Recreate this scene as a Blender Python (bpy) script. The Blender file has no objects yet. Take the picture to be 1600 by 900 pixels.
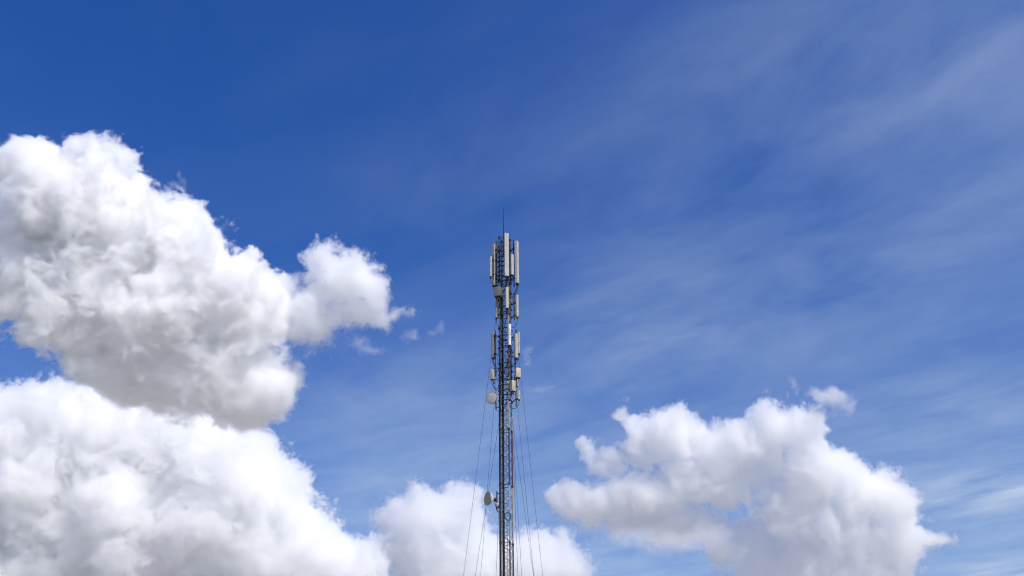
import bpy, bmesh, math, random
from mathutils import Vector, Matrix, Euler

# ------------------------------------------------------------------ camera
sc = bpy.context.scene
COL = sc.collection
PITCH = 28.0
CAMZ = 1.6
F_PX = 1600 * 35 / 36            # focal length in photograph pixels
cam = bpy.data.objects.new('camera', bpy.data.cameras.new('camera'))
COL.objects.link(cam)
sc.camera = cam
cam.data.lens = 35
cam.data.sensor_width = 36
cam.data.clip_start = 0.1
cam.data.clip_end = 90000
cam.location = (0, 0, CAMZ)
ROLL = math.radians(-0.62)
CR = Euler((math.radians(90 + PITCH), 0, 0)).to_matrix() @ Matrix.Rotation(ROLL, 3, 'Z')
cam.rotation_euler = CR.to_euler()

# ------------------------------------------------------------------ sky
SUN_EL, SUN_AZ = math.radians(51), math.radians(136)      # sun high, to the right and a little behind the camera
world = bpy.data.worlds.new('World')
sc.world = world
world.use_nodes = True
nt = world.node_tree
bg = nt.nodes['Background']
sky = nt.nodes.new('ShaderNodeTexSky')
sky.sky_type = 'NISHITA'
sky.sun_disc = False
sky.sun_elevation = SUN_EL
sky.sun_rotation = SUN_AZ
sky.air_density = 1.15
sky.dust_density = 1.0
sky.ozone_density = 5.0
SKY_STRENGTH = 0.116
bg.inputs[1].default_value = SKY_STRENGTH


class W:
    """small helper for node maths"""
    def __init__(self, tree):
        self.t = tree
        self.tex = tree.bl_idname != 'GeometryNodeTree'

    def m(self, op, a, b=None, c=None, clamp=False):
        n = self.t.nodes.new('ShaderNodeMath'); n.operation = op; n.use_clamp = clamp
        for i, v in enumerate((a, b, c)):
            if v is None: continue
            if isinstance(v, (int, float)): n.inputs[i].default_value = v
            else: self.t.links.new(v, n.inputs[i])
        return n.outputs[0]

    def v(self, op, a, b=None, c=None, o=0):
        n = self.t.nodes.new('ShaderNodeVectorMath'); n.operation = op
        for i, v in enumerate((a, b, c)):
            if v is None: continue
            if isinstance(v, (tuple, list, Vector)): n.inputs[i].default_value = tuple(v)
            else: self.t.links.new(v, n.inputs[i])
        return n.outputs[o]

    def noise(self, vec, scale, detail, rough, off=0, dist=0.0):
        n = self.t.nodes.new('ShaderNodeTexNoise'); n.noise_dimensions = '3D'
        n.inputs['Scale'].default_value = scale
        n.inputs['Detail'].default_value = detail
        n.inputs['Roughness'].default_value = rough
        n.inputs['Distortion'].default_value = dist
        self.t.links.new(self.v('ADD', vec, (off * 3.71, off * 1.17, off * 7.13)), n.inputs['Vector'])
        return n


def px_dir(x, y):
    """world direction seen at a pixel of the photograph"""
    return (CR @ Vector(((x - 800) / F_PX, (450 - y) / F_PX, -1))).normalized()


# high thin cirrus: streaks stretched over the dome, procedural, by direction
q = W(nt)
tc = nt.nodes.new('ShaderNodeTexCoord').outputs['Generated']
mp = nt.nodes.new('ShaderNodeMapping')
sep = nt.nodes.new('ShaderNodeSeparateXYZ'); nt.links.new(tc, sep.inputs[0])
# project the direction on a high flat layer
zz = q.m('MAXIMUM', sep.outputs[2], 0.04)
cmb = nt.nodes.new('ShaderNodeCombineXYZ')
nt.links.new(q.m('DIVIDE', sep.outputs[0], zz), cmb.inputs[0])
nt.links.new(q.m('DIVIDE', sep.outputs[1], zz), cmb.inputs[1])
layer = cmb.outputs[0]
nt.links.new(layer, mp.inputs[0])
mp.inputs['Rotation'].default_value = (0, 0, math.radians(42))     # turn first, then stretch
mp2 = nt.nodes.new('ShaderNodeMapping')
nt.links.new(mp.outputs[0], mp2.inputs[0])
mp2.inputs['Scale'].default_value = (0.62, 1.0, 1.0)
st = mp2.outputs[0]
warp = q.v('ADD', st, q.v('MULTIPLY', q.v('SUBTRACT', q.noise(st, 1.1, 3, .5, 4).outputs['Color'], (.5, .5, .5)), (.55, .55, 0)))
fine = q.noise(warp, 3.8, 10, .57, 1).outputs[0]
broad = q.noise(st, 0.9, 3, .5, 9).outputs[0]


def lobe(x, y, w, h, ang=0):
    """smooth patch of cirrus round one direction: 1 in the middle, 0 outside"""
    d = px_dir(x, y)
    r = (CR @ Vector((1, 0, 0))); r = (r - d * r.dot(d)).normalized(); u = r.cross(d)
    a = math.radians(ang)
    r, u = r * math.cos(a) + u * math.sin(a), u * math.cos(a) - r * math.sin(a)
    k1 = q.v('DOT_PRODUCT', tc, r * (F_PX / w), o=1)
    k2 = q.v('DOT_PRODUCT', tc, u * (F_PX / h), o=1)
    e = q.m('EXPONENT', q.m('MULTIPLY', q.m('ADD', q.m('MULTIPLY', k1, k1), q.m('MULTIPLY', k2, k2)), -1.0))
    return q.m('MULTIPLY', e, q.m('GREATER_THAN', q.v('DOT_PRODUCT', tc, d, o=1), 0.3))


LOBES = [(1350, 90, 360, 190, 10, .13), (1560, 200, 240, 280, 0, .13), (1470, 470, 360, 150, 25, .19), (1050, 470, 200, 110, 0, .16), (800, 930, 1000, 210, 0, .16),
         (1560, 765, 160, 30, 3, .55), (1590, 895, 100, 18, 8, .7), (1100, 180, 300, 130, 0, .08), (660, 300, 170, 90, 20, .10), (960, 330, 160, 60, 10, .09),
         (690, 640, 190, 110, 0, .2), (960, 560, 230, 60, 8, .12), (1500, 620, 260, 80, 10, .15),
         (480, 110, 120, 50, 20, .05), (1530, 850, 180, 18, 12, .22)]
cov = None
for (x, y, w_, h_, a_, s_) in LOBES:
    t_ = q.m('MULTIPLY', lobe(x, y, w_, h_, a_), s_)
    cov = t_ if cov is None else q.m('ADD', cov, t_)
cov = q.m('ADD', cov, 0.03)
streak = q.m('MULTIPLY', q.m('SUBTRACT', fine, 0.31), 2.5, clamp=True)
streak = q.m('MULTIPLY', streak, q.m('ADD', q.m('MULTIPLY', q.m('SUBTRACT', broad, .5), 2.4), .85, clamp=False), clamp=True)
cir = q.m('MULTIPLY', cov, q.m('ADD', q.m('MULTIPLY', streak, 1.15), .12), clamp=True)
for (x, y, w_, h_, a_, s_) in ((800, 990, 1500, 310, 0, .34), (700, 650, 230, 150, 0, .07), (1500, 560, 420, 330, 0, .07), (1520, 90, 380, 260, 0, .05)):
    cir = q.m('ADD', cir, q.m('MULTIPLY', q.m('MULTIPLY', lobe(x, y, w_, h_, a_), s_), q.m('MULTIPLY_ADD', fine, 1.2, .4)), clamp=True)
hs = nt.nodes.new('ShaderNodeHueSaturation')
hs.inputs['Hue'].default_value = 0.5195
hs.inputs['Saturation'].default_value = 1.34
hs.inputs['Value'].default_value = 1.1
nt.links.new(sky.outputs[0], hs.inputs['Color'])
mix = nt.nodes.new('ShaderNodeMix'); mix.data_type = 'RGBA'
nt.links.new(cir, mix.inputs[0])
nt.links.new(hs.outputs[0], mix.inputs[6])
mix.inputs[7].default_value = (4.1, 5.1, 6.8, 1)
nt.links.new(mix.outputs[2], bg.inputs[0])

# ------------------------------------------------------------------ sun, exposure
sun_dir = Vector((math.sin(SUN_AZ) * math.cos(SUN_EL), math.cos(SUN_AZ) * math.cos(SUN_EL), math.sin(SUN_EL)))
ld = bpy.data.lights.new('sun', 'SUN')
ld.energy = 4.0
ld.angle = math.radians(0.5)
ld.color = (1.0, 0.94, 0.835)
so = bpy.data.objects.new('sun', ld)
COL.objects.link(so)
so.rotation_euler = sun_dir.to_track_quat('Z', 'Y').to_euler()
vs = sc.view_settings
vs.view_transform = 'Standard'
vs.look = 'None'
vs.gamma = 1
vs.use_curve_mapping = False
vs.exposure = 0.0
cy = sc.cycles
cy.use_adaptive_sampling = True
cy.adaptive_threshold = 0.05
cy.adaptive_min_samples = 16
cy.use_denoising = True
cy.denoiser = 'OPENIMAGEDENOISE'
cy.max_bounces = 40
cy.volume_bounces = 32
cy.diffuse_bounces = 4
cy.glossy_bounces = 3
cy.transparent_max_bounces = 16
cy.volume_step_rate = 1.25
cy.volume_max_steps = 400
cy.filter_width = 1.15


def tag(o, label=None, cat=None, group=None, kind=None):
    for k, v in (('label', label), ('category', cat), ('group', group), ('kind', kind)):
        if v: o[k] = v
    return o


def pmat(name, base, rough=.6, metal=0.0, var=.15, scale=6.0, dirt=None, dirt_amt=.3, bump=0.0):
    m = bpy.data.materials.new(name); m.use_nodes = True
    t = m.node_tree; b = t.nodes['Principled BSDF']; w = W(t)
    o = t.nodes.new('ShaderNodeTexCoord').outputs['Object']
    n = w.noise(o, scale, 5, .6, 2).outputs[0]
    cr = t.nodes.new('ShaderNodeValToRGB')
    cr.color_ramp.elements[0].position = .3; cr.color_ramp.elements[1].position = .7
    cr.color_ramp.elements[0].color = tuple(c * (1 - var) for c in base) + (1,)
    cr.color_ramp.elements[1].color = tuple(min(1, c * (1 + var)) for c in base) + (1,)
    t.links.new(n, cr.inputs[0]); out = cr.outputs[0]
    if dirt:
        n2 = w.noise(w.v('MULTIPLY', o, (3, 3, .8)), scale * 2, 6, .7, 7).outputs[0]
        f = w.m('MULTIPLY', w.m('MULTIPLY', w.m('SUBTRACT', n2, .5), 5, clamp=True), dirt_amt)
        mx = t.nodes.new('ShaderNodeMix'); mx.data_type = 'RGBA'
        t.links.new(f, mx.inputs[0]); t.links.new(out, mx.inputs[6]); mx.inputs[7].default_value = tuple(dirt) + (1,)
        out = mx.outputs[2]
    t.links.new(out, b.inputs['Base Color'])
    b.inputs['Roughness'].default_value = rough; b.inputs['Metallic'].default_value = metal
    return m


# ------------------------------------------------------------------ ground
S = 40000
me = bpy.data.meshes.new('ground')
me.from_pydata([(-S, -S, 0), (S, -S, 0), (S, S, 0), (-S, S, 0)], [], [(0, 1, 2, 3)])
ground = bpy.data.objects.new('ground', me); COL.objects.link(ground)
me.materials.append(pmat('dry_ground', (.36, .34, .30), .95, 0, .2, .15, (.18, .18, .13), .3))
tag(ground, kind='structure')

# ------------------------------------------------------------------ clouds (real volumes at their own distance)
def cloud(depth, blobs, label, vox=1.25, seed=0, mfp=6.0, amp=1.0, soft=6.0, low=.25, fs=1.0, wisp=0.0, kk=3.0, dens=1.0, tiny=1.0):
    """blobs: centre x, y (px of the photograph at that depth), half sizes rx, ry, then z towards the camera, rz.
    The grid is a block of air standing at `depth` metres; 1 local unit is one such pixel."""
    u = depth / F_PX
    A = [Vector((b[0] - 800, 450 - b[1], b[4])) for b in blobs]
    Rr = [Vector((b[2], b[3], b[5])) for b in blobs]
    pad = 1.22
    A0, R0 = A, Rr
    # the grid stands a little askew so that its rows never line up with a line of sight
    qe = Euler((math.radians(4), math.radians(-5), math.radians(7)))
    Q = qe.to_matrix(); Qi = Q.transposed()
    Ac = [Qi @ a for a in A]
    Re = [Vector([math.sqrt(sum((Qi[i][j] * r[j]) ** 2 for j in range(3))) for i in range(3)]) for r in Rr]
    lo = [min(a[i] - r[i] * pad - 12 for a, r in zip(Ac, Re)) for i in range(3)]
    hi = [max(a[i] + r[i] * pad + 12 for a, r in zip(Ac, Re)) for i in range(3)]
    ylo = min(a[1] - r[1] * pad - 12 for a, r in zip(A0, R0)); yhi = max(a[1] + r[1] * pad + 12 for a, r in zip(A0, R0))
    vol = bpy.data.volumes.new('cloud')
    ob = bpy.data.objects.new('cloud', vol); COL.objects.link(ob)
    ng = bpy.data.node_groups.new('cloud_density', 'GeometryNodeTree')
    ng.interface.new_socket('Geometry', in_out='INPUT', socket_type='NodeSocketGeometry')
    ng.interface.new_socket('Geometry', in_out='OUTPUT', socket_type='NodeSocketGeometry')
    w = W(ng)
    out = ng.nodes.new('NodeGroupOutput'); vc = ng.nodes.new('GeometryNodeVolumeCube')
    vc.inputs['Min'].default_value = lo; vc.inputs['Max'].default_value = hi
    vsz = vox * 1600 / 1024
    for i, ax in enumerate('XYZ'):
        vc.inputs['Resolution ' + ax].default_value = max(8, int((hi[i] - lo[i]) / vsz))
    rn = ng.nodes.new('ShaderNodeVectorRotate'); rn.rotation_type = 'EULER_XYZ'
    rn.inputs['Rotation'].default_value = tuple(qe)
    ng.links.new(ng.nodes.new('GeometryNodeInputPosition').outputs[0], rn.inputs['Vector'])
    p = rn.outputs[0]
    s1 = fs
    wv = w.v('SUBTRACT', w.noise(p, 1 / (85 * s1), 2, .5, seed + 5).outputs['Color'], (.5, .5, .5))
    wp = w.v('MULTIPLY_ADD', wv, (80 * s1 * amp,) * 3, p)
    wv2 = w.v('SUBTRACT', w.noise(p, 1 / (22 * s1), 3, .55, seed + 15).outputs['Color'], (.5, .5, .5))
    wp = w.v('MULTIPLY_ADD', wv2, (30 * s1 * amp,) * 3, wp)
    acc = None
    for c, r in zip(A, Rr):
        e = w.v('MULTIPLY_ADD', wp, tuple(1 / k for k in r), tuple(-a / k for a, k in zip(c, r)))
        e = w.m('EXPONENT', w.m('MULTIPLY', w.v('DOT_PRODUCT', e, e, o=1), -kk))
        acc = e if acc is None else w.m('ADD', acc, e)
    f = w.m('SQRT', w.m('MAXIMUM', w.m('MULTIPLY', w.m('LOGARITHM', w.m('ADD', acc, 1e-12), math.e), -1 / kk), 0.0))
    # cauliflower: cells at three sizes, rounded outwards
    s = w.m('SUBTRACT', 1.0, f)
    for size, a_, o_ in ((60 * s1, .40, 1), (23 * s1, .28, 2)):
        vo = ng.nodes.new('ShaderNodeTexVoronoi'); vo.feature = 'F1'
        vo.inputs['Scale'].default_value = 1 / size
        ng.links.new(w.v('ADD', wp, (seed * 31.7 + o_ * 50, seed * 7.3, seed * 13.9)), vo.inputs['Vector'])
        s = w.m('ADD', s, w.m('MULTIPLY', w.m('SUBTRACT', .52, vo.outputs['Distance']), a_ * amp))
    n1 = w.noise(wp, 1 / (48 * s1), 6, .70, seed).outputs[0]
    s = w.m('MULTIPLY_ADD', w.m('SUBTRACT', n1, .5), (1.7 + wisp) * amp, s)
    # crisp heaped tops, softer and thinner towards the base and where the air is drier
    sp = ng.nodes.new('ShaderNodeSeparateXYZ'); ng.links.new(p, sp.inputs[0])
    hgt = w.m('MULTIPLY_ADD', sp.outputs[1], 1.6 / (yhi - ylo), -1.6 * ylo / (yhi - ylo) - .3, clamp=True)
    big = ng.nodes.new('ShaderNodeSeparateXYZ'); ng.links.new(wv, big.inputs[0])
    hgt = w.m('ADD', hgt, w.m('MULTIPLY', big.outputs[2], 2.5), clamp=True)
    sf = w.m('MULTIPLY_ADD', hgt, soft * (1 - low), soft * low)
    bl = w.m('ABSOLUTE', w.m('SUBTRACT', w.noise(wp, 1 / (13 * s1), 1, .5, seed + 3).outputs[0], .5))
    s = w.m('MULTIPLY_ADD', w.m('SUBTRACT', bl, .1), 1.1 * tiny, s)
    d = w.m('MULTIPLY', s, sf, clamp=True)
    ng.links.new(d, vc.inputs['Density'])
    mt = bpy.data.materials.new('cloud_droplets'); mt.use_nodes = True
    t = mt.node_tree; t.nodes.clear()
    o = t.nodes.new('ShaderNodeOutputMaterial'); pv = t.nodes.new('ShaderNodeVolumePrincipled')
    t.links.new(pv.outputs[0], o.inputs['Volume'])
    pv.inputs['Color'].default_value = (1, 1, 1, 1)
    pv.inputs['Anisotropy'].default_value = 0.25
    pv.inputs['Density'].default_value = dens / (mfp * 1600 / 1024 * u)
    sm = ng.nodes.new('GeometryNodeSetMaterial')
    ng.links.new(vc.outputs[0], sm.inputs[0]); ng.links.new(sm.outputs[0], out.inputs[0])
    sm.inputs['Material'].default_value = mt
    vol.materials.append(mt)
    md = ob.modifiers.new('density', 'NODES'); md.node_group = ng
    ob.matrix_world = Matrix.Translation(cam.location + CR @ Vector((0, 0, -depth))) @ CR.to_4x4() @ Q.to_4x4() @ Matrix.Scale(u, 4)
    tag(ob, label, 'cloud')
    return ob


cloud(2400, [
    (55, 262, 50, 48, 0, 60), (150, 268, 52, 48, 0, 60), (95, 330, 95, 75, 0, 90), (50, 420, 65, 65, 10, 80), (190, 370, 95, 80, 0, 90),
    (150, 480, 125, 80, 20, 110), (275, 400, 78, 75, 0, 85), (250, 500, 120, 90, 20, 110), (335, 470, 80, 85, 10, 90), (-10, 250, 30, 30, 0, 40),
    (330, 575, 105, 75, 10, 100), (205, 570, 95, 50, 10, 90), (410, 600, 60, 50, 0, 60), (400, 500, 60, 60, 0, 60), (385, 640, 50, 28, 0, 40),
    (300, 330, 26, 20, 0, 22), (-15, 445, 40, 30, 0, 35), (340, 366, 16, 10, 0, 12)],
    'largest white cloud, upper left, with a grey underside, nearest of all', seed=1, soft=8, mfp=3.2, tiny=.75, amp=.92)
cloud(2500, [
    (505, 418, 28, 42, 0, 30), (540, 436, 40, 46, 0, 40), (490, 495, 52, 50, 0, 50), (582, 452, 28, 40, 0, 28), (430, 434, 42, 18, 0, 22),
    (614, 488, 34, 13, 0, 14), (592, 505, 22, 14, 0, 14), (405, 418, 18, 10, 0, 12), (560, 495, 42, 26, 0, 28), (440, 470, 44, 34, 0, 34)],
    'small ragged cloud joined to the right side of the big upper left cloud', seed=2, fs=.62, soft=3.6, mfp=4, amp=1.05, tiny=1.4)
cloud(5000, [
    (0, 690, 110, 84, -20, 80), (110, 665, 90, 75, -40, 80), (200, 690, 95, 65, -40, 80), (290, 712, 95, 78, -30, 80), (365, 740, 72, 74, 0, 80), (425, 790, 72, 66, 10, 70),
    (-30, 830, 110, 120, 0, 100), (120, 820, 150, 120, 0, 100), (290, 840, 150, 100, 30, 80), (470, 850, 72, 64, 30, 70), (530, 880, 62, 48, 30, 50),
    (580, 892, 34, 44, 0, 40), (330, 925, 220, 46, 30, 70), (100, 930, 180, 46, 30, 70),
    (70, 745, 45, 38, 70, 40), (190, 770, 60, 45, 70, 45), (330, 800, 60, 45, 75, 45), (230, 850, 50, 35, 90, 40), (60, 870, 90, 34, 90, 40), (420, 860, 50, 36, 85, 40)],
    'broad heaped white cloud filling the lower left corner', seed=3, soft=16, vox=1.25, fs=.8, amp=.85, mfp=2.6, tiny=1.0)
cloud(6000, [
    (722, 800, 44, 46, 0, 45), (665, 810, 62, 46, 0, 55), (632, 805, 40, 32, 0, 40), (690, 870, 100, 60, 0, 70), (845, 880, 66, 48, 0, 55), (780, 895, 60, 50, 0, 50),
    (760, 950, 150, 40, 0, 60), (892, 905, 36, 36, 0, 40)],
    'low white cloud standing behind the lower part of the mast', seed=4, fs=.6, soft=10, mfp=3, amp=1.0, tiny=.8)
cloud(4600, [
    (890, 782, 32, 28, 0, 32), (935, 785, 46, 36, 10, 40), (918, 700, 22, 15, 0, 16), (948, 722, 28, 24, 0, 22), (1045, 680, 44, 46, 0, 40), (1005, 700, 36, 32, 0, 30),
    (968, 640, 14, 10, 0, 10), (985, 662, 16, 18, 0, 14), (985, 770, 50, 36, 20, 40), (1045, 780, 50, 38, -10, 40), (1085, 745, 50, 42, 10, 40), (1050, 826, 60, 26, 0, 36),
    (985, 815, 44, 28, 0, 30), (1100, 690, 40, 30, 0, 34),
    (1150, 700, 46, 42, 10, 40), (1205, 672, 46, 46, 0, 42), (1252, 670, 40, 42, 10, 38), (1262, 735, 52, 48, 20, 44), (1140, 765, 40, 36, 0, 36), (1300, 745, 44, 46, 0, 40),
    (1345, 775, 50, 46, 15, 44), (1392, 785, 40, 56, 0, 44), (1230, 800, 60, 44, 25, 44), (1300, 830, 60, 46, 30, 44), (1380, 850, 70, 44, 10, 48), (1135, 862, 34, 30, 20, 30),
    (1175, 840, 44, 34, 0, 34), (1185, 890, 60, 36, 20, 40), (1260, 890, 80, 40, 30, 44), (1350, 895, 70, 34, 20, 40), (1450, 842, 38, 16, 0, 20), (1240, 940, 200, 28, 0, 50), (1180, 735, 34, 24, -10, 30), (1205, 760, 22, 16, -20, 24), (1115, 820, 40, 26, 0, 30), (1110, 735, 44, 36, 0, 38), (1240, 850, 60, 40, 0, 40)],
    'long lumpy white cloud right of the mast, with small blue gaps', seed=5, fs=.65, soft=6, mfp=2.6, amp=1.0, kk=3.2, tiny=1.0)
cloud(4500, [(1300, 622, 28, 17, 0, 18), (1318, 638, 22, 17, 0, 16), (1275, 616, 20, 14, 0, 12)],
      'small detached puff of cloud above the right cloud', seed=6, fs=.45, soft=2.4, mfp=5)

# loose shreds torn off the edges
for x, y, bl, lab in ((0, 0, [(282, 274, 7, 10, 0, 7), (287, 290, 8, 12, 0, 8), (272, 290, 12, 9, 0, 9)], 'curled wisp on the upper right edge of the largest cloud'),
                      (0, 0, [(356, 347, 6, 6, 0, 6), (346, 355, 14, 7, 0, 8)], 'small hooked wisp on the right edge of the largest cloud'),
                      (0, 0, [(645, 525, 14, 10, 0, 10), (634, 530, 10, 8, 0, 8)], 'thin wisp right of the ragged cloud, the left one of two'),
                      (0, 0, [(688, 512, 7, 11, 0, 8), (678, 520, 12, 7, 0, 7)], 'thin wisp farther right of the ragged cloud, near the mast'),
                      (0, 0, [(578, 548, 26, 9, 0, 12), (560, 535, 16, 10, 0, 10)], 'faint shred of cloud just below the ragged cloud'),
                      (0, 0, [(1240, 598, 8, 10, 0, 8), (1244, 610, 6, 8, 0, 7)], 'tiny puff above the long lumpy cloud, left of the detached puff'),
                      (0, 0, [(822, 560, 7, 18, 0, 8), (828, 547, 7, 8, 0, 7)], 'faint upright wisp close to the right side of the mast'),
                      (0, 0, [(855, 608, 22, 4, 0, 8), (835, 610, 14, 4, 0, 7)], 'flat faint wisp right of the mast'),
                      (0, 0, [(1060, 848, 85, 22, 0, 30), (985, 838, 60, 16, 0, 24), (1110, 835, 40, 22, 0, 24)], 'thin dissolving veil under the left half of the long lumpy cloud'),
                      (0, 0, [(582, 806, 8, 12, 0, 9), (588, 815, 9, 9, 0, 9)], 'small puff left of the low cloud behind the mast')):
    cloud(3800, bl, lab, seed=20 + int(bl[0][0]), fs=.26, soft=1.3, low=.8, mfp=9, vox=1.0, amp=1.15)

# ================================================================== the mast and what hangs on it
DM = 40.0                                    # distance of the mast from the camera, m


def at(x, y, dy=0.0):
    """point at DM + dy metres away that the photograph shows at (x, y)"""
    d = px_dir(x, y)
    return cam.location + d * ((DM + dy) / d.y)


AX = (at(792, 890).x + at(788.5, 400).x) / 2     # mast axis (vertical)
TOPZ = 25.5
JOINT0, SEC = 11.27, 2.38
RD, PHI = 0.286, math.radians(27)
LEGS = [Vector((AX + RD * math.cos(PHI + k * math.pi / 2), DM + RD * math.sin(PHI + k * math.pi / 2), 0)) for k in range(4)]


class MB:
    """collects shapes into one mesh"""
    def __init__(self): self.b = bmesh.new()

    def tube(self, pts, r, seg=8, cap=True):
        pts = [Vector(p) for p in pts]
        rr = r if isinstance(r, (list, tuple)) else [r] * len(pts)
        rings = []
        ref = None
        for i, p in enumerate(pts):
            t = (pts[min(i + 1, len(pts) - 1)] - pts[max(i - 1, 0)]).normalized()
            if ref is None:
                ref = Vector((0, 0, 1)) if abs(t.z) < .9 else Vector((1, 0, 0))
            a = (ref - t * ref.dot(t)).normalized(); ref = a
            c = t.cross(a)
            rings.append([self.b.verts.new(p + (a * math.cos(2 * math.pi * k / seg) + c * math.sin(2 * math.pi * k / seg)) * rr[i]) for k in range(seg)])
        for A_, B_ in zip(rings, rings[1:]):
            for k in range(seg):
                self.b.faces.new((A_[k], A_[(k + 1) % seg], B_[(k + 1) % seg], B_[k]))
        if cap:
            self.b.faces.new(rings[0][::-1]); self.b.faces.new(rings[-1])
        return self

    def box(self, c, s, rot=0.0, bev=0.0):
        m = Matrix.Translation(c) @ Matrix.Rotation(rot, 4, 'Z') @ Matrix.Diagonal((s[0], s[1], s[2], 1))
        r = bmesh.ops.create_cube(self.b, size=1, matrix=m)
        if bev:
            es = list({e for v in r['verts'] for e in v.link_edges})
            bmesh.ops.bevel(self.b, geom=es, offset=bev, segments=2, affect='EDGES', profile=.6)
        return self

    def prism(self, prof, z0, z1):
        a = [self.b.verts.new((x, y, z0)) for x, y in prof]; c = [self.b.verts.new((x, y, z1)) for x, y in prof]
        n = len(prof)
        for k in range(n): self.b.faces.new((a[k], a[(k + 1) % n], c[(k + 1) % n], c[k]))
        self.b.faces.new(a[::-1]); self.b.faces.new(c)
        return self

    def lathe(self, prof, c, axis, seg=32):
        """prof: (distance along axis, radius)"""
        ax = Vector(axis).normalized(); a = ax.orthogonal().normalized(); b_ = ax.cross(a); c = Vector(c)
        rings = []
        for d, r in prof:
            if r < 1e-5: rings.append([self.b.verts.new(c + ax * d)])
            else: rings.append([self.b.verts.new(c + ax * d + (a * math.cos(2 * math.pi * k / seg) + b_ * math.sin(2 * math.pi * k / seg)) * r) for k in range(seg)])
        for A_, B_ in zip(rings, rings[1:]):
            for k in range(seg):
                k2 = (k + 1) % seg
                if len(A_) == 1: self.b.faces.new((A_[0], B_[k2], B_[k]))
                elif len(B_) == 1: self.b.faces.new((A_[k], A_[k2], B_[0]))
                else: self.b.faces.new((A_[k], A_[k2], B_[k2], B_[k]))
        return self

    def build(self, name, mat, parent=None, smooth=False):
        bmesh.ops.recalc_face_normals(self.b, faces=self.b.faces[:])
        me = bpy.data.meshes.new(name); self.b.to_mesh(me); self.b.free()
        if smooth:
            for p_ in me.polygons: p_.use_smooth = True
            me.set_sharp_from_angle(angle=math.radians(40))
        me.materials.append(mat)
        o = bpy.data.objects.new(name, me); COL.objects.link(o)
        if parent is not None: o.parent = parent
        return o


def empty(name, loc, rz=0.0):
    o = bpy.data.objects.new(name, None); COL.objects.link(o)
    o.location = loc; o.rotation_euler = (0, 0, rz); o.empty_display_size = .2
    return o


# ---- materials
M_RADOME = pmat('radome_grey', (.40, .40, .38), .6, 0, .08, 3, (.16, .155, .125), .6)
M_RADOME_OLD = pmat('radome_weathered', (.36, .35, .30), .6, 0, .08, 3, (.17, .17, .11), .6)
M_TAN = pmat('beige_casing', (.44, .41, .32), .55, 0, .06, 4, (.22, .21, .14), .4)
M_GREYBOX = pmat('grey_casing', (.13, .135, .125), .55, 0, .08, 4, (.12, .12, .10), .4)
M_BACK = pmat('panel_back_metal', (.17, .18, .15), .6, 0, .1, 5, (.12, .13, .08), .5)
M_DARK = pmat('dark_bracket_steel', (.022, .022, .021), .85, 0, .2, 9)
M_GALV = pmat('galvanised_steel', (.17, .168, .16), .8, 0, .15, 9, (.18, .15, .12), .4)
M_CABLE = pmat('black_cable', (.012, .012, .012), .9, 0, .2, 9)
M_WIRE = pmat('guy_strand', (.05, .05, .05), .85, 0, .1, 3)
M_CONC = pmat('concrete', (.32, .31, .29), .9, 0, .15, 2)
M_DRUM = pmat('dish_cream', (.60, .57, .49), .5, 0, .05, 3, (.35, .32, .24), .35)
M_FACE = pmat('dish_radome_face', (.36, .33, .19), .6, 0, .05, 3, (.22, .21, .14), .4)


def band_mat(name, white, red):
    """paint in bands by height, one colour per mast section"""
    m = bpy.data.materials.new(name); m.use_nodes = True
    t = m.node_tree; b = t.nodes['Principled BSDF']; w = W(t)
    o = t.nodes.new('ShaderNodeTexCoord').outputs['Object']
    s = t.nodes.new('ShaderNodeSeparateXYZ'); t.links.new(o, s.inputs[0])
    k = w.m('FLOORED_MODULO', w.m('DIVIDE', w.m('SUBTRACT', s.outputs[2], JOINT0), SEC), 2.0)
    isred = w.m('GREATER_THAN', k, 1.0)
    mx = t.nodes.new('ShaderNodeMix'); mx.data_type = 'RGBA'
    t.links.new(isred, mx.inputs[0]); mx.inputs[6].default_value = white + (1,); mx.inputs[7].default_value = red + (1,)
    n = w.noise(o, 14, 6, .7, 3).outputs[0]
    f = w.m('MULTIPLY', w.m('SUBTRACT', n, .52), 6, clamp=True)
    m2 = t.nodes.new('ShaderNodeMix'); m2.data_type = 'RGBA'
    t.links.new(w.m('MULTIPLY', f, .6), m2.inputs[0]); t.links.new(mx.outputs[2], m2.inputs[6]); m2.inputs[7].default_value = (.09, .06, .045, 1)
    t.links.new(m2.outputs[2], b.inputs['Base Color']); b.inputs['Roughness'].default_value = .55
    return m


M_BAND = band_mat('banded_mast_paint', (.33, .33, .31), (.055, .012, .010))
M_BRACE = band_mat('banded_lattice_paint', (.055, .055, .053), (.02, .012, .011))

# ---- the mast
mast = empty('radio_mast', (AX, DM, 0))
tag(mast, 'slim square lattice mast in dull red and white bands with a lightning rod', 'mast')
mloc = Vector((AX, DM, 0))
rel = [l - mloc for l in LEGS]
for l in rel:
    MB().tube([l, l + Vector((0, 0, TOPZ))], .028, 10).build('leg', M_BAND, mast, True)
rng = random.Random(7)
for k in range(4):
    a, b = rel[k], rel[(k + 1) % 4]
    mb = MB(); z = .3; i = 0; st_ = SEC / 6
    z = JOINT0 - 28 * st_
    while z < TOPZ - .05:
        z2 = min(z + st_, TOPZ)
        if z > 0:
            mb.tube([a + Vector((0, 0, z)), b + Vector((0, 0, z))], .0085, 5, False)
            mb.tube([a + Vector((0, 0, z)), b + Vector((0, 0, z2))], .0085, 5, False)
            if z < JOINT0 or i % 2 == 0 or k == 0:
                mb.tube([b + Vector((0, 0, z)), a + Vector((0, 0, z2))], .0085, 5, False)
        z += st_; i += 1
    mb.build('lattice_bracing', M_BRACE, mast)
z = JOINT0 - 4 * SEC
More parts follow.
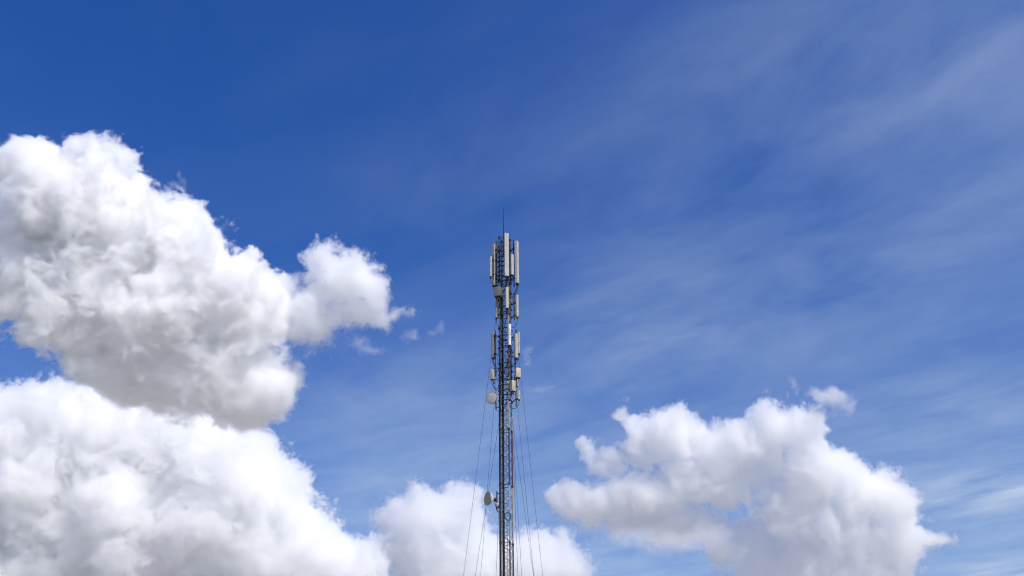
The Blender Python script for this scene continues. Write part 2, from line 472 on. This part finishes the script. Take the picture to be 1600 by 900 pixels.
while z < TOPZ + .2:
    zz_ = min(z, TOPZ - .02)
    mb = MB()
    for k in range(4):
        mb.tube([rel[k] + Vector((0, 0, zz_ - .035)), rel[k] + Vector((0, 0, zz_ + .035))], .05, 10)
        mb.tube([rel[k] + Vector((0, 0, zz_)), rel[(k + 1) % 4] + Vector((0, 0, zz_))], .014, 6, False)
    mb.build('joint_collar', M_DARK, mast)
    z += SEC
# inner cable ladder and the feeder bundle
mb = MB()
lx, ly = -.03, .0
for sx in (-.05, .06):
    mb.tube([(lx + sx, ly, .1), (lx + sx, ly, TOPZ - .4)], .009, 6)
z = .3
while z < TOPZ - .5:
    mb.tube([(lx - .05, ly, z), (lx + .06, ly, z)], .006, 5, False); z += .28
mb.build('cable_ladder', M_GALV, mast)
mb = MB()
fc = Vector((-.125, rel[1].y - .04, 0))
def bundle(cx, cy, spec):
    mb = MB()
    for (ox, oy, top, r_) in spec:
        pts = []; z = 0.1
        while z < top:
            pts.append((cx + ox + rng.uniform(-.004, .004), cy + oy, z)); z += .8
        mb.tube(pts, r_, 7)
    mb.build('feeder_cable_bundle', M_CABLE, mast, True)
bundle(-.125, fc.y, [(-.028, 0, 24.2, .014), (-.005, .01, 23.4, .015), (.018, .0, 22.6, .014), (.038, -.01, 21.9, .014), (-.01, .03, 21.4, .014), (.03, .03, 20.2, .014)])
bundle(-.262, rel[2].y - .035, [(-.018, 0, 20.9, .015), (.008, -.012, 20.0, .015), (.03, 0, 19.0, .014), (-.01, .03, 18.4, .014)])
mb = MB()
mb.tube([(-.195 + rng.uniform(-.003, .003), rel[2].y + .1, .1 + k * .8) for k in range(27)], .015, 7)
mb.build('cable_conduit', M_GALV, mast, True)
rod = at(786.5, 325, 0)
MB().tube([(rod.x - AX, .0, TOPZ - 1.0), (rod.x - AX, 0, TOPZ + .62), (rod.x - AX, 0, TOPZ + .64), (rod.x - AX - .005, 0, rod.z)], [.026, .026, .02, .014], 8).build('lightning_rod', M_DARK, mast)
MB().tube([rel[0] + Vector((0, 0, TOPZ - .03)), rel[2] + Vector((0, 0, TOPZ - .03))], .016, 6).build('rod_bracket', M_DARK, mast)
MB().tube([rel[1] + Vector((0, 0, TOPZ - .9)), rel[3] + Vector((0, 0, TOPZ - .9))], .012, 6).build('rod_bracket', M_DARK, mast)
MB().box((0, 0, .15), (1.2, 1.2, .3), PHI, .02).build('concrete_base', M_CONC, mast)
# square frames that carry the antenna arms
for y_ in (388, 396, 404, 412, 419, 427, 434, 443, 458, 473, 483, 494, 516, 527, 536, 546, 570, 578, 588, 597, 604, 613, 628):
    z = at(790, y_).z; mb = MB()
    for k in range(4):
        g = 1.22
        mb.tube([rel[k] * g + Vector((0, 0, z)), rel[(k + 1) % 4] * g + Vector((0, 0, z))], .019, 6)
    for k in range(4): mb.tube([rel[k] * .9 + Vector((0, 0, z)), rel[k] * 1.25 + Vector((0, 0, z))], .022, 6)
    mb.build('antenna_frame', M_DARK, mast)
# cables that wind down from the antenna feet into the bundle
for y_, k in ((436, 3), (440, 0), (446, 2), (486, 3), (500, 1), (545, 0), (562, 3), (566, 2), (597, 0), (613, 3), (600, 2), (632, 2)):
    z = at(790, y_).z; a_ = rel[k] * .95 + Vector((0, 0, z)); b_ = Vector((fc.x, fc.y, z - rng.uniform(.5, 1.1)))
    pts = [a_.lerp(b_, j / 8) + Vector((rng.uniform(-.025, .025), rng.uniform(-.03, .03), -.18 * math.sin(math.pi * j / 8))) for j in range(9)]
    MB().tube(pts, .012, 6).build('feeder_tail', M_CABLE, mast, True)


# ---- equipment
def sag(a, b, drop, n=10, side=Vector((0, 0, 0))):
    a, b = Vector(a), Vector(b)
    return [a.lerp(b, k / n) + Vector((0, 0, -drop * 4 * (k / n) * (1 - k / n))) + side * math.sin(math.pi * k / n) for k in range(n + 1)]


def rounded(w, d, r=.35, n=5):
    """panel section: flat back (y = +d/2), rounded front"""
    pts = [(w / 2, d / 2), (-w / 2, d / 2)]
    rr = min(w, d) * r
    for k in range(n + 1):
        a = math.pi + math.pi / 2 * k / n
        pts.append((-w / 2 + rr + rr * math.cos(a), -d / 2 + rr + rr * math.sin(a)))
    for k in range(n + 1):
        a = 1.5 * math.pi + math.pi / 2 * k / n
        pts.append((w / 2 - rr + rr * math.cos(a), -d / 2 + rr + rr * math.sin(a)))
    return pts


def nearest_leg(p):
    return min(LEGS, key=lambda l: (Vector((p.x, p.y, 0)) - l).length)


def panel(label, x, y0, y1, w, d, az, dy, mat=None, arms=(.15, .85), jumpers=2, ext=(.12, .12), rnd=.35, jd=.35, pipe=True, tilt=0.0, back=None):
    """x: centre; y0, y1: top and bottom in the photograph; az: degrees the face turns to the right of the camera"""
    mat = mat or M_RADOME
    p1, p0 = at(x, y0, dy), at(x, y1, dy)
    h = p1.z - p0.z
    base = Vector((p0.x, p0.y, p0.z))
    t = empty('panel_antenna', base, math.radians(az))
    tag(t, label, 'antenna', 'antennas on the mast')
    inv = (Matrix.Translation(base) @ Matrix.Rotation(math.radians(az), 4, 'Z')).inverted()
    rad = MB().prism(rounded(w, d, rnd), .02, h - .02).build('radome', mat, t, True)
    if tilt: rad.rotation_euler = (math.radians(tilt), 0, 0)
    MB().prism(rounded(w * .94, d * .94, rnd), h - .02, h + .005).build('end_cap', mat, t, True)
    MB().prism(rounded(w * .94, d * .94, rnd), -.03, .02).build('end_cap', M_DARK, t, True)
    MB().prism(rounded(w * 1.012, d * 1.012, rnd), h * .5 - .006, h * .5 + .006).build('seam', M_BACK, t, True)
    MB().box((0, d / 2 + .006, h / 2), (w * .7, .012, h * .94)).build('back_plate', back or M_BACK, t)
    py = d / 2 + .09
    if pipe:
        MB().tube([(0, py, -ext[0]), (0, py, h + ext[1])], .026, 10).build('mounting_pipe', M_DARK, t, True)
    for f in arms:
        z_ = h * f
        MB().box((0, d / 2 + .045, z_), (.08, .07, .05)).box((0, py, z_), (.09, .09, .035)).build('clamp', M_DARK, t)
        wp_ = base + Matrix.Rotation(math.radians(az), 3, 'Z') @ Vector((0, py, z_))
        l = nearest_leg(wp_)
        a_ = inv @ wp_; b_ = inv @ Vector((l.x, l.y, wp_.z - .03))
        MB().tube([a_, b_], .018, 6).tube([a_ + Vector((0, 0, -.09)), b_], .011, 5).build('mount_arm', M_DARK, t)
    for k in range(jumpers):
        cx = (k - (jumpers - 1) / 2) * w * .4
        MB().tube([(cx, 0, -.055), (cx, 0, 0)], .016, 8).build('connector', M_DARK, t)
        l = nearest_leg(base)
        e = inv @ Vector((l.x * .6 + AX * .4, l.y * .6 + DM * .4, base.z - .15 - .12 * k))
        s0 = Vector((cx, 0, -.05))
        pts = [s0, s0 + Vector((0, 0, -.1))] + sag(s0 + Vector((0, 0, -.12)), e, jd, 10)[1:]
        MB().tube(pts, .0115, 6).build('jumper_cable', M_CABLE, t, True)
    return t


def box_unit(name, label, cat, x, y0, y1, w, d, az, dy, mat, fins=True, jumpers=2, bev=.02, arm=True, jd=.2):
    p1, p0 = at(x, y0, dy), at(x, y1, dy)
    h = p1.z - p0.z; base = p0
    t = empty(name, base, math.radians(az)); tag(t, label, cat, 'radio units on the mast')
    inv = (Matrix.Translation(base) @ Matrix.Rotation(math.radians(az), 4, 'Z')).inverted()
    MB().box((0, 0, h / 2), (w, d, h), 0, bev).build('casing', mat, t, True)
    if fins:
        mb = MB(); n = max(4, int(w / .028))
        for k in range(n): mb.box((-w / 2 + w * (k + .5) / n, d / 2 + .016, h / 2), (.005, .036, h * .9))
        mb.build('cooling_fins', mat, t)
    MB().box((0, 0, -.012), (w * .8, d * .7, .03)).build('connector_plate', M_DARK, t)
    mb = MB().tube([(0, d / 2 + .08, -.15), (0, d / 2 + .08, h + .15)], .024, 10).box((0, d / 2 + .05, h * .75), (.09, .1, .04)).box((0, d / 2 + .05, h * .25), (.09, .1, .04))
    mb.build('mounting_pipe', M_DARK, t)
    if arm:
        for f in (.1, .9):
            wp_ = base + Matrix.Rotation(math.radians(az), 3, 'Z') @ Vector((0, d / 2 + .08, h * f)); l = nearest_leg(wp_)
            MB().tube([inv @ wp_, inv @ Vector((l.x, l.y, wp_.z))], .016, 6).build('mount_arm', M_DARK, t)
    l = nearest_leg(base)
    for k in range(jumpers):
        cx = (k - (jumpers - 1) / 2) * w * .4; s0 = Vector((cx, 0, -.03))
        e = inv @ Vector((l.x, l.y, base.z - .2 - .1 * k))
        MB().tube([s0, s0 + Vector((0, 0, -.06))] + sag(s0 + Vector((0, 0, -.07)), e, jd, 9)[1:], .011, 6).build('jumper_cable', M_CABLE, t, True)
    return t


panel('tallest pale panel antenna, in front of the mast just below the lightning rod', 791.7, 365, 432, .205, .11, 14, -.62, rnd=.2, jumpers=2, jd=.2)
panel('long pale panel antenna at the top, outermost on the right side', 808.3, 377.5, 443.5, .19, .14, 66, -.18, M_RADOME, jumpers=3, jd=.35)
panel('shorter pale panel antenna between the tallest front one and the outermost right one at top', 800.3, 398, 430, .15, .11, 35, -.42, jumpers=2, jd=.25)
panel('long weathered panel antenna at the top, left of the mast, seen from its edge', 772, 382, 447, .19, .13, -122, -.15, M_RADOME_OLD, jumpers=2, jd=.15, back=M_RADOME)
panel('narrow short panel antenna at the top, outermost on the left side', 766.6, 401.5, 433, .12, .09, -80, -.25, M_RADOME, jumpers=1, jd=.25)
box_unit('equipment_box', 'grey equipment box on the mast right under the top group of antennas', 'equipment box', 778, 449.5, 463.5, .33, .22, -12, -.42, M_GREYBOX, jumpers=2, arm=True)
panel('grey panel antenna hanging left of the mast under the grey equipment box', 775.6, 464, 497.5, .13, .1, -75, -.1, M_RADOME_OLD, jumpers=1, jd=.25)
panel('dull grey panel antenna behind the left legs, below the grey equipment box', 781.3, 465, 497, .17, .1, -150, .38, M_RADOME_OLD, jumpers=1, jd=.1)
panel('beige panel antenna in front of the mast, just below the top group', 792.4, 449.5, 482, .145, .1, 12, -.55, M_TAN, jumpers=2, jd=.1)
panel('slim panel antenna on two arms right of the mast, in the second group down', 808.6, 461.5, 496, .12, .1, 100, -.1, M_RADOME, arms=(.08, .66), jumpers=1, jd=.3)
panel('bright white rounded panel antenna in front of the mast, halfway down', 796.4, 507, 540, .14, .13, 24, -.5, pmat('radome_white', (.74, .73, .70), .45, 0, .04, 3), rnd=.48, jumpers=1, jd=.1)
panel('weathered panel antenna left of the mast, level with the bright white rounded one', 770.4, 520, 560, .15, .11, -128, -.1, M_RADOME_OLD, ext=(.9, .05), jumpers=2, jd=.3, back=M_BACK)
panel('rounded light grey panel antenna right of the mast in the third group', 806.7, 522, 560, .16, .15, 20, -.35, rnd=.49, ext=(.7, .1), jumpers=2, jd=.15)
panel('thin panel antenna seen edge-on, outermost on the right in the third group', 811.2, 519, 553, .1, .08, 85, -.05, jumpers=1, jd=.3)
box_unit('radio_unit', 'tan radio unit on a pipe left of the mast, above the round drum antenna', 'radio unit', 769, 577.5, 593, .15, .16, -30, -.15, M_TAN, jumpers=2, jd=.3)
box_unit('radio_unit', 'large beige radio unit right of the mast, highest of the units there', 'radio unit', 809, 575.5, 590.5, .24, .19, 25, -.3, M_TAN, fins=False, bev=.05, jumpers=2)
box_unit('radio_unit', 'greenish tan radio unit against the right mast legs, below the large beige unit', 'radio unit', 801.5, 595, 611.5, .2, .17, 38, -.35, M_TAN, jumpers=2)
box_unit('radio_unit', 'small pale radio unit below the large beige one, outermost on the right', 'radio unit', 808, 591, 604, .09, .1, 60, .05, M_RADOME, fins=False, jumpers=1)
panel('smallest panel antenna, on a low arm right of the mast, level with the round drum', 811, 611, 625, .09, .07, 95, -.1, M_TAN, arms=(.1,), ext=(.3, .02), jumpers=1, jd=.2)


def dish(label, x, y, r, az, dy, depth, mface, mdrum, drum=True):
    p = at(x, y, dy)
    t = empty('dish_antenna', p, math.radians(az)); tag(t, label, 'dish antenna', 'dish antennas on the mast')
    inv = (Matrix.Translation(p) @ Matrix.Rotation(math.radians(az), 4, 'Z')).inverted()
    MB().lathe([(-.012 - r * .07, 0), (-.012 - r * .065, r * .4), (-.012 - r * .04, r * .75), (-.012, r * .985)], (0, 0, 0), (0, 1, 0), 40).build('radome_face', mface, t, True)
    if drum:
        MB().lathe([(-.015, r * .97), (-.015, r * 1.0), (depth * .45, r * 1.0), (depth * .5, r * .93), (depth, r * .52), (depth * 1.15, r * .25), (depth * 1.15, 0)], (0, 0, 0), (0, 1, 0), 40).build('drum', mdrum, t, True)
    else:
        MB().lathe([(-.012, r * .97), (-.012, r), (depth * .35, r * .97), (depth * .75, r * .62), (depth, r * .3), (depth, 0)], (0, 0, 0), (0, 1, 0), 40).build('drum', mdrum, t, True)
    MB().lathe([(-.02, r * .985), (-.02, r * 1.03), (.03, r * 1.03), (.03, r * .985)], (0, 0, 0), (0, 1, 0), 40).build('rim', M_BACK, t, True)
    hub = Vector((0, depth * 1.12, 0))
    MB().tube([hub, hub + Vector((0, .09, 0))], r * .22, 12).box(hub + Vector((0, .1, 0)), (.12, .06, .14), 0, .01).build('hub', M_DARK, t)
    back = hub + Vector((0, .16, 0))
    MB().tube([back + Vector((0, 0, -r * 1.6)), back + Vector((0, 0, r * 1.35))], .026, 10).build('mounting_pipe', M_DARK, t, True)
    wb = p + Matrix.Rotation(math.radians(az), 3, 'Z') @ back; l = nearest_leg(wb)
    for f in (-1.2, 1.0):
        MB().tube([back + Vector((0, 0, f * r)), inv @ Vector((l.x, l.y, wb.z + f * r))], .02, 6).build('mount_arm', M_DARK, t)
    MB().tube([hub + Vector((.02, .02, -.05))] + sag(hub + Vector((0.02, .05, -.12)), inv @ Vector((l.x, l.y, p.z - r * 1.6)), .22, 10), .009, 6).build('jumper_cable', M_CABLE, t, True)
    return t


dish('round cream drum antenna low on the left of the antenna groups', 768.5, 621.5, .262, -30, -.45, .16, pmat('dish_face_cream', (.55, .53, .46), .5, 0, .04, 3), M_DRUM)
dish('deep drum antenna with an olive grey face, alone on the lower left of the mast', 762, 779, .262, -60, -.35, .24, M_FACE, M_DRUM, drum=False)
# small white radio on the lower pipe
p = at(776, 789, -.25)
t = empty('small_radio', p, math.radians(-50)); tag(t, 'small round white radio just below the lower drum antenna', 'radio unit')
MB().lathe([(-.06, 0), (-.055, .05), (-.03, .085), (.03, .09), (.06, .06), (.065, 0)], (0, 0, 0), (0, 1, 0), 20).build('casing', M_RADOME, t, True)
inv = (Matrix.Translation(p) @ Matrix.Rotation(math.radians(-50), 4, 'Z')).inverted()
MB().tube([(0, .06, 0), inv @ Vector((LEGS[2].x, LEGS[2].y, p.z - .12))], .02, 6).box((0, .08, -.01), (.07, .05, .1)).build('mount_arm', M_DARK, t)
MB().tube(sag((0, -.02, -.08), inv @ Vector((LEGS[2].x, LEGS[2].y, p.z - .2)), .12, 8), .009, 6).build('jumper_cable', M_CABLE, t, True)
# coil of spare cable
c = at(793.3, 807, -.31)
mb = MB()
for k in range(3):
    rr = .125 + .006 * k
    mb.tube([c + Vector((rr * math.cos(a) * .92, -.01 * k, rr * 1.15 * math.sin(a))) - c for a in [2 * math.pi * j / 28 for j in range(29)]], .0105, 6, False)
o = mb.build('cable_coil', M_CABLE, None, True); o.location = c
tag(o, 'black coil of spare cable hung on the front of the mast', 'cable coil')

# ---- guy wires
ZW = 0.0


def guy(label, xs, ys, xe, leg, dy):
    """from the mast leg at picture height ys down to its anchor, passing (xe, 900)"""
    top = at(xs, ys, LEGS[leg].y - DM)
    top = Vector((LEGS[leg].x, LEGS[leg].y, top.z))
    v = top - cam.location
    n = v.cross(px_dir(xe, 900))
    Y = DM + dy
    P_ = Vector((0, Y, 0)); c_ = cam.location
    P_.x = c_.x - (n.y * (Y - c_.y) + n.z * (0 - c_.z)) / n.x
    L_ = (P_ - top).length
    pts = [top.lerp(P_, k / 16) + Vector((0, 0, -L_ * .006 * 4 * (k / 16) * (1 - k / 16))) for k in range(17)]
    t = empty('guy_wire', P_); tag(t, label, 'guy wire', 'guy wires')
    MB().tube([q_ - P_ for q_ in pts], .0065, 5).build('strand', M_WIRE, t)
    d = (P_ - top).normalized()
    MB().tube([top - P_, top + d * .25 - P_], .013, 6).build('end_fitting', M_DARK, t)
    MB().tube([-d * .6, Vector((0, 0, 0))], .02, 6).box((0, 0, .06), (.4, .4, .16), 0, .01).build('anchor', M_DARK, t)


guy('guy wire farthest left, from the upper antennas', 776, 455, 723.5, 2, 2)
guy('guy wire third from the left at the bottom edge, from the upper antennas', 777, 470, 750.5, 1, 9)
guy('guy wire second from the left at the bottom edge, from below the antennas', 780, 652, 742, 2, 1.5)
guy('almost upright guy wire left of the mast, close beside it', 780, 640, 775, 1, 10)
guy('guy wire farthest right, from the upper antennas', 800, 440, 848.5, 0, 2)
guy('guy wire second from the right high up, meeting its neighbour near the bottom edge', 802, 480, 834.7, 3, -6)
guy('guy wire right of the mast that starts below the antennas and slants most', 799, 648, 834.2, 0, 1.5)
guy('steep guy wire right of the mast, second from it at the bottom', 800, 560, 815.5, 3, -7)
guy('nearly upright guy wire closest to the right side of the mast', 801, 655, 809.3, 0, 10)
